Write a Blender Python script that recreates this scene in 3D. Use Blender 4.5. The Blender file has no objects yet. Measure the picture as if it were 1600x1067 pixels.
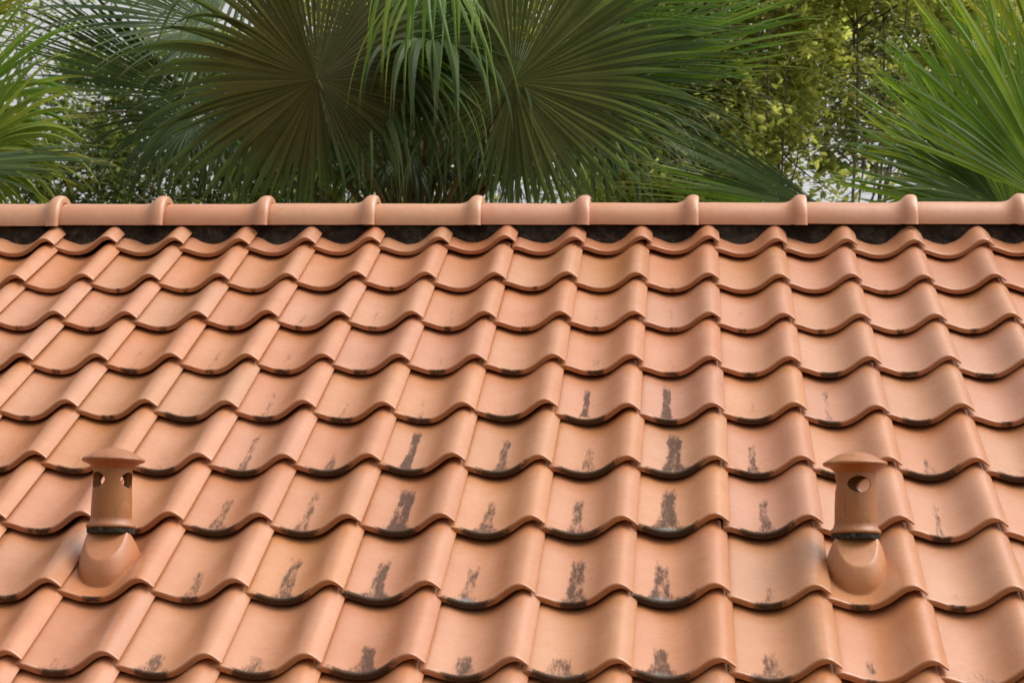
import bpy, bmesh, math, random
from mathutils import Vector, Matrix, noise

scene = bpy.context.scene
col = scene.collection
R = math.radians

# ------------------------------------------------------------------ camera
CAM = Vector((-0.1055, -6.6153, -1.2179))
RIGHT = Vector((0.99686, 0.07805, 0.01352)).normalized()
FWD = Vector((-0.07917, 0.98755, 0.13592)).normalized()
UP = RIGHT.cross(FWD).normalized()
RIGHT = FWD.cross(UP).normalized()
cam = bpy.data.cameras.new('camera')
cam.sensor_width = 36.0
cam.lens = 76.05
cam.clip_start = 0.1
cam.clip_end = 2000
cam.dof.use_dof = True
cam.dof.focus_distance = 6.3
cam.dof.aperture_fstop = 11.0
camo = bpy.data.objects.new('camera', cam)
m3 = Matrix((RIGHT, UP, -FWD)).transposed()
camo.matrix_world = Matrix.Translation(CAM) @ m3.to_4x4()
col.objects.link(camo)
scene.camera = camo
FPX = 3380.0

# ------------------------------------------------------------------ sky, sun, exposure
SUN_EL, SUN_AZ = R(58), R(84)      # azimuth clockwise from +Y (away from the camera)
world = bpy.data.worlds.new('World')
scene.world = world
world.use_nodes = True
nt = world.node_tree
nt.nodes.clear()
sky = nt.nodes.new('ShaderNodeTexSky')
sky.sky_type = 'NISHITA'
sky.sun_disc = False
sky.sun_elevation = SUN_EL
sky.sun_rotation = SUN_AZ
sky.dust_density = 6.0
sky.air_density = 1.0
hs = nt.nodes.new('ShaderNodeHueSaturation')
hs.inputs['Saturation'].default_value = 0.04        # white overcast
bg = nt.nodes.new('ShaderNodeBackground')
bg.inputs['Strength'].default_value = 0.15
wo = nt.nodes.new('ShaderNodeOutputWorld')
nt.links.new(sky.outputs[0], hs.inputs['Color'])
nt.links.new(hs.outputs[0], bg.inputs['Color'])
nt.links.new(bg.outputs[0], wo.inputs['Surface'])
sun = bpy.data.lights.new('sun', 'SUN')
sun.energy = 1.3
sun.angle = R(60)
sun.color = (1.0, 0.955, 0.89)
suno = bpy.data.objects.new('sun', sun)
sd = Vector((math.sin(SUN_AZ) * math.cos(SUN_EL), math.cos(SUN_AZ) * math.cos(SUN_EL), math.sin(SUN_EL)))
suno.rotation_euler = sd.to_track_quat('Z', 'Y').to_euler()
col.objects.link(suno)
scene.render.engine = 'CYCLES'
scene.view_settings.view_transform = 'Standard'
scene.view_settings.look = 'None'
scene.view_settings.exposure = 0.42
scene.view_settings.gamma = 1.0
scene.view_settings.use_curve_mapping = False
scene.cycles.max_bounces = 8
scene.cycles.transparent_max_bounces = 8


# ------------------------------------------------------------------ helpers
def mesh(name, verts, faces, smooth=True):
    me = bpy.data.meshes.new(name)
    me.from_pydata([tuple(v) for v in verts], [], faces)
    me.update()
    if smooth:
        me.polygons.foreach_set('use_smooth', [True] * len(me.polygons))
    return me


def obj(name, me, mat=None, parent=None, loc=None):
    o = bpy.data.objects.new(name, me)
    col.objects.link(o)
    if mat is not None and me is not None and not me.materials:
        me.materials.append(mat)
    if parent is not None:
        o.parent = parent
    if loc is not None:
        o.location = loc
    return o


def thing(name, label, cat, loc=(0, 0, 0), group=None):
    o = obj(name, None, loc=loc)
    o.empty_display_size = 0.1
    o['label'] = label
    o['category'] = cat
    if group:
        o['group'] = group
    return o


def at(px, py, d):
    """point at depth d (metres along the view axis) behind pixel px, py of the 1600x1067 photograph"""
    return CAM + (FWD + RIGHT * ((px - 800) / FPX) + UP * ((533.5 - py) / FPX)) * d


class NB:
    """small node-tree builder"""
    def __init__(s, name):
        s.m = bpy.data.materials.new(name)
        s.m.use_nodes = True
        s.t = s.m.node_tree
        s.t.nodes.clear()
        s.out = s.t.nodes.new('ShaderNodeOutputMaterial')

    def n(s, typ, **kw):
        nd = s.t.nodes.new(typ)
        for k, v in kw.items():
            setattr(nd, k, v)
        return nd

    def put(s, inp, v):
        if v is None:
            return
        if isinstance(v, bpy.types.NodeSocket):
            s.t.links.new(v, inp)
        else:
            inp.default_value = v

    def math(s, op, a, b=None, c=None, clamp=False):
        nd = s.n('ShaderNodeMath', operation=op, use_clamp=clamp)
        for i, v in enumerate((a, b, c)):
            s.put(nd.inputs[i], v)
        return nd.outputs[0]

    def vmath(s, op, a, b=None):
        nd = s.n('ShaderNodeVectorMath', operation=op)
        s.put(nd.inputs[0], a)
        s.put(nd.inputs[1], b)
        return nd.outputs[0]

    def noise(s, vec, scale, detail=3, rough=0.55):
        nd = s.n('ShaderNodeTexNoise')
        s.put(nd.inputs['Vector'], vec)
        nd.inputs['Scale'].default_value = scale
        nd.inputs['Detail'].default_value = detail
        nd.inputs['Roughness'].default_value = rough
        return nd.outputs['Fac']

    def ramp(s, fac, stops):
        nd = s.n('ShaderNodeValToRGB')
        s.put(nd.inputs[0], fac)
        e = nd.color_ramp.elements
        while len(e) < len(stops):
            e.new(0.5)
        for el, (p, c) in zip(e, stops):
            el.position = p
            el.color = c if len(c) == 4 else (*c, 1)
        return nd.outputs[0]

    def step(s, v, a, b):
        nd = s.n('ShaderNodeMapRange', interpolation_type='SMOOTHSTEP')
        s.put(nd.inputs[0], v)
        s.put(nd.inputs[1], a)
        s.put(nd.inputs[2], b)
        return nd.outputs[0]

    def mix(s, fac, a, b, mode='MIX'):
        nd = s.n('ShaderNodeMix', data_type='RGBA', blend_type=mode)
        s.put(nd.inputs[0], fac)
        for i, v in ((6, a), (7, b)):
            s.put(nd.inputs[i], (*v, 1) if isinstance(v, tuple) and len(v) == 3 else v)
        return nd.outputs[2]

    def attr(s, name):
        nd = s.n('ShaderNodeAttribute', attribute_type='OBJECT', attribute_name=name)
        return nd.outputs['Fac']

    def principled(s, color, rough=0.6, bump=None, bdist=0.002, bstr=0.5, spec=0.5):
        p = s.n('ShaderNodeBsdfPrincipled')
        s.put(p.inputs['Base Color'], (*color, 1) if isinstance(color, tuple) and len(color) == 3 else color)
        s.put(p.inputs['Roughness'], rough)
        s.put(p.inputs['Specular IOR Level'], spec)
        if bump is not None:
            b = s.n('ShaderNodeBump')
            b.inputs['Distance'].default_value = bdist
            b.inputs['Strength'].default_value = bstr
            s.put(b.inputs['Height'], bump)
            s.t.links.new(b.outputs[0], p.inputs['Normal'])
        return p

    def done(s, sh):
        s.t.links.new(sh.outputs[0] if hasattr(sh, 'outputs') else sh, s.out.inputs['Surface'])
        return s.m


W, G = 0.21, 0.318            # tile cover width and gauge
PITCH = R(30)
UC = 0.33 * W                 # middle of the trough


# ------------------------------------------------------------------ materials
def terracotta(name, base, stains=False, seed=0.0, rough=0.35, grime=0.0):
    b = NB(name)
    tc = b.n('ShaderNodeTexCoord').outputs['Object']
    oi = b.n('ShaderNodeObjectInfo').outputs['Random']
    sh = b.n('ShaderNodeCombineXYZ')
    b.put(sh.inputs[0], b.math('MULTIPLY', oi, 37.0))
    b.put(sh.inputs[1], b.math('MULTIPLY', oi, 91.0))
    b.put(sh.inputs[2], seed)
    v = b.vmath('ADD', tc, sh.outputs[0])
    big = b.noise(v, 9, 3)
    mid = b.noise(v, 45, 4, 0.6)
    fine = b.noise(v, 420, 3, 0.65)
    c = b.mix(b.step(big, 0.32, 0.68), tuple(x * y for x, y in zip(base, (0.96, 0.93, 0.88))), tuple(x * y for x, y in zip(base, (1.03, 1.07, 1.12))))
    c = b.mix(b.math('MULTIPLY', b.step(mid, 0.45, 0.75), 0.5), c, tuple(x * y for x, y in zip(base, (0.93, 0.82, 0.72))))
    c = b.mix(b.math('MULTIPLY', b.step(fine, 0.38, 0.68), 0.24), c, tuple(x * y for x, y in zip(base, (0.7, 0.62, 0.55))))
    # firing tone of the single piece
    hv = b.n('ShaderNodeHueSaturation')
    b.put(hv.inputs['Hue'], b.math('MULTIPLY_ADD', oi, 0.008, 0.496))
    b.put(hv.inputs['Saturation'], b.math('MULTIPLY_ADD', b.math('FRACT', b.math('MULTIPLY', oi, 7.3)), 0.08, 0.96))
    b.put(hv.inputs['Value'], b.math('MULTIPLY_ADD', b.math('FRACT', b.math('MULTIPLY', oi, 13.7)), 0.09, 0.95))
    b.put(hv.inputs['Color'], c)
    c = hv.outputs[0]
    # tiny dark specks
    vo = b.n('ShaderNodeTexVoronoi')
    b.put(vo.inputs['Vector'], v)
    vo.inputs['Scale'].default_value = 34
    sp = b.math('MULTIPLY', b.math('LESS_THAN', vo.outputs['Distance'], 0.045),
                b.math('GREATER_THAN', b.noise(v, 60, 1), 0.56))
    c = b.mix(b.math('MULTIPLY', sp, 0.75), c, (0.05, 0.03, 0.02))
    if grime:
        gm = b.n('ShaderNodeMapping')
        b.put(gm.inputs['Vector'], v)
        gm.inputs['Scale'].default_value = (1, 1, 0.22)
        gr = b.noise(gm.outputs[0], 55, 5, 0.7)
        c = b.mix(b.math('MULTIPLY', b.step(gr, 0.5, 0.72), grime), c, (0.09, 0.05, 0.022))
        c = b.mix(b.math('MULTIPLY', b.step(b.noise(v, 26, 4, 0.7), 0.52, 0.7), grime * 0.5), c, (0.40, 0.24, 0.10))
    rgh = b.math('MULTIPLY_ADD', mid, 0.16, rough - 0.06)
    if stains:
        sx = b.n('ShaderNodeSeparateXYZ')
        b.put(sx.inputs[0], tc)
        x = b.math('SUBTRACT', sx.outputs[0], b.math('ADD', UC, b.attr('stain_shift')))
        y = sx.outputs[1]
        sm = b.n('ShaderNodeMapping')
        b.put(sm.inputs['Vector'], v)
        sm.inputs['Scale'].default_value = (1, 0.2, 1)
        grit = b.noise(sm.outputs[0], 230, 6, 0.8)
        blotch = b.noise(sm.outputs[0], 48, 4, 0.65)
        wob = b.math('MULTIPLY', b.math('SUBTRACT', b.noise(v, 16, 2), 0.5), 0.016)
        ax = b.math('ABSOLUTE', b.math('ADD', x, wob))
        # lip: algae in the middle of the front edge
        lw = b.attr('stain_lip')
        wide = b.math('MULTIPLY', lw, W * 0.45)
        soft = b.noise(v, 95, 4, 0.7)
        axl = b.math('ADD', ax, b.math('MULTIPLY', b.math('SUBTRACT', soft, 0.5), b.math('MULTIPLY_ADD', lw, 0.05, 0.018)))
        lipx = b.math('SUBTRACT', 1.0, b.math('DIVIDE', axl, b.math('ADD', wide, 0.004)))
        reach = b.math('MULTIPLY_ADD', lw, 0.012, 0.0045)
        lipy = b.math('SUBTRACT', 1.0, b.math('DIVIDE', y, reach))
        lip = b.math('MINIMUM', b.math('MULTIPLY', lipx, 1.7), lipy)
        lip = b.math('ADD', lip, b.math('MULTIPLY', b.math('SUBTRACT', grit, 0.5), 1.5))
        lipm = b.math('MULTIPLY', b.math('MULTIPLY', b.step(lip, 0.0, 0.6), b.math('GREATER_THAN', lw, 0.02)), b.step(b.math('ADD', soft, b.math('MULTIPLY', lw, 0.5)), 0.36, 0.66))
        # streak running up the trough
        st, ln, fan, s0 = (b.attr(k) for k in ('stain_streak', 'stain_length', 'stain_fan', 'stain_start'))
        t = b.math('DIVIDE', y, b.math('MULTIPLY_ADD', ln, 1.1, 0.001))
        top = b.math('SUBTRACT', 1.0, b.step(t, 0.72, 1.04))
        bot = b.step(y, b.math('SUBTRACT', s0, 0.03), b.math('ADD', s0, 0.012))
        wd = b.math('ADD', b.math('MULTIPLY', b.attr('stain_width'), 0.82),
                    b.math('MULTIPLY', b.math('MULTIPLY', fan, 0.8), b.math('EXPONENT', b.math('MULTIPLY', y, -38.0))))
        core = b.math('SUBTRACT', 1.0, b.math('DIVIDE', ax, wd))
        core = b.step(core, -0.3, 0.5)
        sv = b.math('MULTIPLY', b.math('MULTIPLY', core, top), b.math('MULTIPLY', bot, st))
        sv = b.math('ADD', sv, b.math('MULTIPLY', b.math('SUBTRACT', grit, 0.53), 2.2))
        sv = b.math('ADD', sv, b.math('MULTIPLY', b.math('SUBTRACT', blotch, 0.5), 2.6))
        near = b.math('MULTIPLY', b.step(core, 0.02, 0.25), b.math('MULTIPLY', b.step(top, 0.05, 0.3), bot))
        sm_ = b.math('MULTIPLY', b.step(sv, 0.16, 1.15), near)
        sm_ = b.math('MULTIPLY', sm_, b.math('GREATER_THAN', st, 0.02))
        c = b.mix(b.math('MULTIPLY', sm_, 0.92), c, b.ramp(blotch, [(0.35, (0.045, 0.028, 0.022)), (0.65, (0.085, 0.056, 0.045))]))
        # grey-blue lichen bloom close to the lip
        bl = b.math('SUBTRACT', b.math('SUBTRACT', 1.0, b.math('DIVIDE', ax, 0.045)), b.math('DIVIDE', y, 0.036))
        bl = b.math('ADD', bl, b.math('MULTIPLY', b.math('SUBTRACT', grit, 0.5), 0.8))
        blm = b.math('MULTIPLY', b.step(bl, 0.0, 0.45), b.attr('stain_bloom'))
        c = b.mix(b.math('MULTIPLY', blm, 0.85), c, (0.16, 0.165, 0.15))
        c = b.mix(b.math('MULTIPLY', lipm, 0.93), c, b.ramp(grit, [(0.35, (0.024, 0.016, 0.010)), (0.7, (0.085, 0.057, 0.036))]))
        rgh = b.math('ADD', rgh, b.math('MULTIPLY', b.math('MAXIMUM', lipm, sm_), 0.35), clamp=True)
    h = b.math('ADD', b.math('MULTIPLY', fine, 0.5), b.math('ADD', b.math('MULTIPLY', mid, 1.4), b.math('MULTIPLY', big, 3.2)))
    p = b.principled(c, rgh, h, 0.0012, 0.55, 0.5)
    p.inputs['Coat Weight'].default_value = 0.22
    p.inputs['Coat Roughness'].default_value = 0.26
    if stains:
        dry = b.math('SUBTRACT', 1.0, b.math('MAXIMUM', lipm, sm_))
        b.put(p.inputs['Specular IOR Level'], b.math('MULTIPLY_ADD', dry, 0.42, 0.08))
        b.put(p.inputs['Coat Weight'], b.math('MULTIPLY', dry, 0.34))
    return b.done(p)


TILE_C = (0.458, 0.190, 0.084)
M_TILE = terracotta('glazed_terracotta_tile', TILE_C, stains=True)
M_RIDGE = terracotta('terracotta_ridge', (0.535, 0.245, 0.128), seed=4.0, rough=0.4)
M_VENT = terracotta('terracotta_vent', (0.345, 0.115, 0.029), seed=8.0, rough=0.55, grime=0.55)


M_HUMP = terracotta('terracotta_vent_base', (0.45, 0.170, 0.060), seed=12.0, rough=0.45, grime=0.12)


def simple(name, ramp_stops, scale=30, rough=0.9, bump=0.004, detail=5, bstr=0.8):
    b = NB(name)
    tc = b.n('ShaderNodeTexCoord').outputs['Object']
    f = b.noise(tc, scale, detail, 0.65)
    c = b.ramp(f, ramp_stops)
    return b.done(b.principled(c, rough, b.noise(tc, scale * 2.3, detail, 0.65), bump, bstr, 0.25))


M_MORTAR = simple('weathered_dark_mortar', [(0.3, (0.008, 0.005, 0.003)), (0.5, (0.021, 0.013, 0.008)), (0.7, (0.06, 0.037, 0.022))], 38, bump=0.012)
M_BAND = simple('mossy_band', [(0.35, (0.016, 0.013, 0.009)), (0.55, (0.04, 0.033, 0.024)), (0.72, (0.13, 0.115, 0.09))], 160, bump=0.002)
M_DECK = simple('roof_felt', [(0.3, (0.03, 0.02, 0.015)), (0.7, (0.05, 0.035, 0.028))], 20)
M_WALL = simple('plaster_wall', [(0.3, (0.62, 0.58, 0.5)), (0.7, (0.72, 0.68, 0.6))], 6, 0.9, 0.002)
M_GROUND = simple('grass_ground', [(0.3, (0.05, 0.065, 0.02)), (0.5, (0.07, 0.09, 0.03)), (0.7, (0.11, 0.095, 0.05))], 1.2, 0.95, 0.03)


def bark(name, c0, c1):
    b = NB(name)
    tc = b.n('ShaderNodeTexCoord').outputs['Object']
    mp = b.n('ShaderNodeMapping')
    b.put(mp.inputs['Vector'], tc)
    mp.inputs['Scale'].default_value = (1, 1, 0.3)
    f = b.noise(mp.outputs[0], 18, 5, 0.7)
    return b.done(b.principled(b.ramp(f, [(0.3, c0), (0.7, c1)]), 0.9, f, 0.02, 0.8, 0.2))


M_BARK = bark('bark', (0.06, 0.048, 0.036), (0.17, 0.14, 0.11))
M_PALMBARK = bark('palm_fibre', (0.035, 0.025, 0.015), (0.12, 0.09, 0.055))


def leafmat(name, stops, trans, tcol, rough=0.45, tip=None, spec=0.2, lit_tip=None):
    """leaf: every blade (mesh island) has its own tone; light shines through"""
    b = NB(name)
    geo = b.n('ShaderNodeNewGeometry')
    tc = b.n('ShaderNodeTexCoord').outputs['Object']
    rnd = geo.outputs['Random Per Island']
    f = b.math('MULTIPLY_ADD', b.math('SUBTRACT', b.noise(tc, 7, 3), 0.5), 0.7, rnd)
    c = b.ramp(f, stops)
    if tip:
        a = b.n('ShaderNodeAttribute', attribute_type='GEOMETRY', attribute_name='along').outputs['Fac']
        af = b.step(b.math('ADD', a, b.math('MULTIPLY', b.math('SUBTRACT', rnd, 0.5), 0.25)), 0.82, 1.04)
        c = b.mix(b.math('MULTIPLY', af, 0.8), c, tip)
    if lit_tip:  # green light on the drooping outer blades, painted into the leaf colour
        a2 = b.n('ShaderNodeAttribute', attribute_type='GEOMETRY', attribute_name='along').outputs['Fac']
        c = b.mix(b.step(a2, 0.42, 0.75), c, b.ramp(rnd, [(0.2, lit_tip), (0.8, tuple(x * 1.7 for x in lit_tip))]))
    p = b.principled(c, rough, spec=spec)
    tr = b.n('ShaderNodeBsdfTranslucent')
    b.put(tr.inputs['Color'], b.mix(1.0, c, tcol, 'MULTIPLY'))
    mx = b.n('ShaderNodeMixShader')
    mx.inputs[0].default_value = trans
    b.t.links.new(p.outputs[0], mx.inputs[1])
    b.t.links.new(tr.outputs[0], mx.inputs[2])
    return b.done(mx)


STRAW = (0.22, 0.17, 0.06)
M_OLIVE = leafmat('palm_leaf_underside', [(0.2, (0.060, 0.062, 0.022)), (0.55, (0.080, 0.076, 0.028)), (0.85, (0.108, 0.096, 0.040))], 0.40, (1.5, 1.4, 0.8), 0.6, STRAW, lit_tip=(0.055, 0.08, 0.028), spec=0.08)
M_OLIVE2 = leafmat('palm_leaf_green_underside', [(0.2, (0.060, 0.070, 0.028)), (0.55, (0.085, 0.094, 0.040)), (0.85, (0.12, 0.124, 0.055))], 0.38, (1.5, 1.55, 0.8), 0.6, STRAW, lit_tip=(0.065, 0.095, 0.035), spec=0.1)
M_DEEP = leafmat('palm_leaf_deep_green', [(0.2, (0.048, 0.082, 0.026)), (0.55, (0.075, 0.118, 0.038)), (0.85, (0.125, 0.17, 0.058))], 0.32, (1.5, 1.7, 0.7), 0.5, STRAW)
M_BRIGHT = leafmat('palm_leaf_bright_green', [(0.2, (0.095, 0.175, 0.028)), (0.55, (0.15, 0.245, 0.042)), (0.85, (0.24, 0.32, 0.065))], 0.40, (1.7, 1.8, 0.6), 0.45, STRAW)
M_YELLOW = leafmat('palm_leaf_yellow_green', [(0.2, (0.16, 0.20, 0.02)), (0.55, (0.25, 0.275, 0.03)), (0.85, (0.36, 0.34, 0.05))], 0.40, (1.7, 1.7, 0.5), 0.45, STRAW)
M_LIME = leafmat('palm_leaf_lime_green', [(0.2, (0.12, 0.18, 0.024)), (0.55, (0.19, 0.25, 0.036)), (0.85, (0.28, 0.31, 0.055))], 0.40, (1.7, 1.7, 0.6), 0.45, STRAW)
M_STALK = simple('palm_stalk', [(0.3, (0.09, 0.085, 0.035)), (0.7, (0.15, 0.13, 0.06))], 30, 0.5, 0.002)
M_LEAF_Y = leafmat('broad_leaf_yellow_green', [(0.1, (0.20, 0.235, 0.07)), (0.5, (0.37, 0.40, 0.13)), (0.9, (0.55, 0.54, 0.2))], 0.55, (1.6, 1.6, 0.9), 0.4)
M_LEAF_Y2 = leafmat('broad_leaf_olive_green', [(0.1, (0.17, 0.20, 0.08)), (0.5, (0.31, 0.34, 0.14)), (0.9, (0.46, 0.46, 0.2))], 0.55, (1.6, 1.6, 0.9), 0.45)
M_LEAF_G = leafmat('broad_leaf_mid_green', [(0.1, (0.085, 0.115, 0.036)), (0.5, (0.155, 0.19, 0.06)), (0.9, (0.24, 0.26, 0.09))], 0.42, (1.6, 1.7, 0.8), 0.45)

# ------------------------------------------------------------------ the setting
GZ = -4.7
g = obj('ground', mesh('ground', [(-400, -400, GZ), (400, -400, GZ), (400, 900, GZ), (-400, 900, GZ)], [(0, 1, 2, 3)], False), M_GROUND)
g['kind'] = 'structure'

# ------------------------------------------------------------------ roof
cosP, sinP = math.cos(PITCH), math.sin(PITCH)
AX_U = Vector((1, 0, 0))
AX_V = Vector((0, cosP, sinP))           # up the slope
AX_N = Vector((0, -sinP, cosP))          # out of the slope
ROOF_M = Matrix((AX_U, AX_V, AX_N)).transposed()


def rp(u, v, n):
    """u along ridge, v UP the slope from the first course's front edge, n out of the slope"""
    return AX_U * u + AX_V * v + AX_N * n


roof = thing('tiled_roof', 'orange terracotta S tile roof slope with rounded ridge tiles along its top', 'roof')

# S profile of the front edge: (fraction of width, height in mm)
PROF = [(-0.085, -10), (-0.04, -9.5), (0.0, -9.5), (0.05, -12.2), (0.11, -16.5), (0.18, -21.8), (0.25, -25.5), (0.33, -27.2), (0.41, -26),
        (0.48, -22), (0.54, -16), (0.60, -7.5), (0.66, 3), (0.71, 11.5), (0.76, 18.5), (0.81, 22.2), (0.86, 22.3),
        (0.91, 18), (0.955, 10.5), (0.985, 5), (1.0, 1.2)]


def catmull(pts, n):
    out = []
    for i in range(len(pts) - 1):
        p0, p1, p2, p3 = pts[max(i - 1, 0)], pts[i], pts[i + 1], pts[min(i + 2, len(pts) - 1)]
        for k in range(n):
            t = k / n
            out.append(tuple(0.5 * (2 * p1[a] + (p2[a] - p0[a]) * t + (2 * p0[a] - 5 * p1[a] + 4 * p2[a] - p3[a]) * t * t
                                    + (3 * p1[a] - p0[a] - 3 * p2[a] + p3[a]) * t ** 3) for a in (0, 1)))
    out.append(pts[-1])
    return out


PR = catmull([(a * W, b * 0.001) for a, b in PROF], 2)
TH = 0.0155                                # thickness
DROP = 0.0255                              # each tile sinks this much over one gauge


def tile_mesh(name, length, hump=False):
    """front edge at y = 0; y runs up the slope"""
    # normals of the profile for the thickness
    nrm = []
    for i in range(len(PR)):
        a, c = PR[max(i - 1, 0)], PR[min(i + 1, len(PR) - 1)]
        d = Vector((c[0] - a[0], c[1] - a[1])).normalized()
        nrm.append(Vector((-d.y, d.x)))
    # rings along y: (y, offset along profile normal)
    rings = [(0.0045, -TH), (0.0005, -TH + 0.0015), (0.0, -TH + 0.004), (0.0006, -0.0085), (-0.0006, -0.0065), (-0.0003, -0.0028),
             (0.0011, -0.0008), (0.0034, 0.0), (0.008, 0.0)]
    N = 7
    rings += [(0.008 + (length - 0.008) * k / N, 0.0) for k in range(1, N + 1)]
    rings += [(length, -TH)]
    vs, fs = [], []
    n = len(PR)
    thin = []                                # the roll thins out towards its right edge
    for x, z in PR:
        k = min(max((x / W - 0.80) / 0.20, 0), 1)
        thin.append(1 - 0.66 * k * k * (3 - 2 * k))
    for y, off in rings:
        for (x, z), q, th in zip(PR, nrm, thin):
            vs.append((x + q.x * off * th, y, z + q.y * off * th - DROP * y / G))
    nr = len(rings)
    for r in range(nr - 1):
        for i in range(n - 1):
            a = r * n + i
            fs.append((a, a + 1, a + n + 1, a + n))
    # underside and side closings
    for i in range(n - 1):
        a, b_ = i, (nr - 1) * n + i
        fs.append((b_, b_ + 1, a + 1, a))
    fs.append(tuple(r * n for r in range(nr)))
    fs.append(tuple(r * n + n - 1 for r in reversed(range(nr))))
    me = mesh(name, vs, fs)
    # sharp side edges
    me.polygons[-1].use_smooth = False
    me.polygons[-2].use_smooth = False
    try:
        me.set_sharp_from_angle(angle=R(50))
    except Exception:
        pass
    return me


TILE = tile_mesh('roof_tile', G + 0.045)
TILE_TOP = tile_mesh('roof_tile_cut', 0.19)

OFF = {
    0: {-10: (8, 4), -9: (-6, -14), -8: (1, -1), -7: (4, 11), -6: (3, 0), -5: (-4, -12), -4: (3, -10), -3: (1, -11), -2: (7, -4), -1: (6, -10), 0: (5, -9), 1: (3, 18), 2: (7, 19), 3: (2, 24), 4: (1, 28)},
    1: {-10: (9, 18), -9: (5, 6), -8: (-1, 6), -7: (1, 8), -6: (-1, 2), -5: (-4, -9), -4: (-3, -9), -3: (-4, -4), -2: (0, -10), -1: (-2, -4), 0: (1, 1), 1: (-1, 11), 2: (-1, 3), 3: (-1, 14), 4: (-5, 10)},
    2: {-9: (2, -1), -8: (4, 3), -7: (1, 2), -6: (-4, -6), -5: (-7, -7), -4: (-7, -4), -3: (-7, -5), -2: (-2, -6), -1: (-3, -4), 0: (1, -5), 1: (-1, 6), 2: (0, 9), 3: (0, 8)},
    3: {-9: (-2, 1), -8: (-1, 3), -7: (-4, 2), -6: (-2, 0), -5: (-4, -7), -4: (-6, -4), -3: (-7, -3), -2: (-4, -6), -1: (-3, -2), 0: (-2, 6), 1: (0, 4), 2: (2, 7), 3: (3, -2)},
    4: {-8: (-2, -2), -7: (-3, -9), -6: (2, -1), -5: (-5, -6), -4: (-6, 1), -3: (-9, -1), -2: (-7, -16), -1: (-5, -1), 0: (0, 1), 1: (0, -10), 2: (-4, 3), 3: (0, -4)},
    5: {-8: (1, -7), -7: (0, -3), -6: (-2, -1), -5: (0, 1), -4: (-2, -2), -3: (-5, -9), -2: (-3, -6), -1: (3, -2), 0: (3, -6), 1: (3, -9), 2: (-1, -5), 3: (-4, -5)},
    6: {-8: (-3, 5), -7: (-2, 4), -6: (-2, 4), -5: (-4, 2), -4: (-6, 4), -3: (1, -2), -2: (0, 8), -1: (-1, 4), 0: (1, -12), 1: (3, -8), 2: (-2, -6), 3: (-2, -1)},
    7: {-7: (5, 8), -6: (1, 9), -5: (1, 5), -4: (1, 7), -3: (3, 3), -2: (-2, 14), -1: (-1, 6), 0: (-3, -1), 1: (1, 1), 2: (-5, 2)},
    8: {-7: (7, 2), -6: (1, 1), -5: (5, 6), -4: (1, 1), -3: (4, -1), -2: (5, 0), -1: (4, 1), 0: (2, -5), 1: (4, -5), 2: (5, -9)},
}
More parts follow.
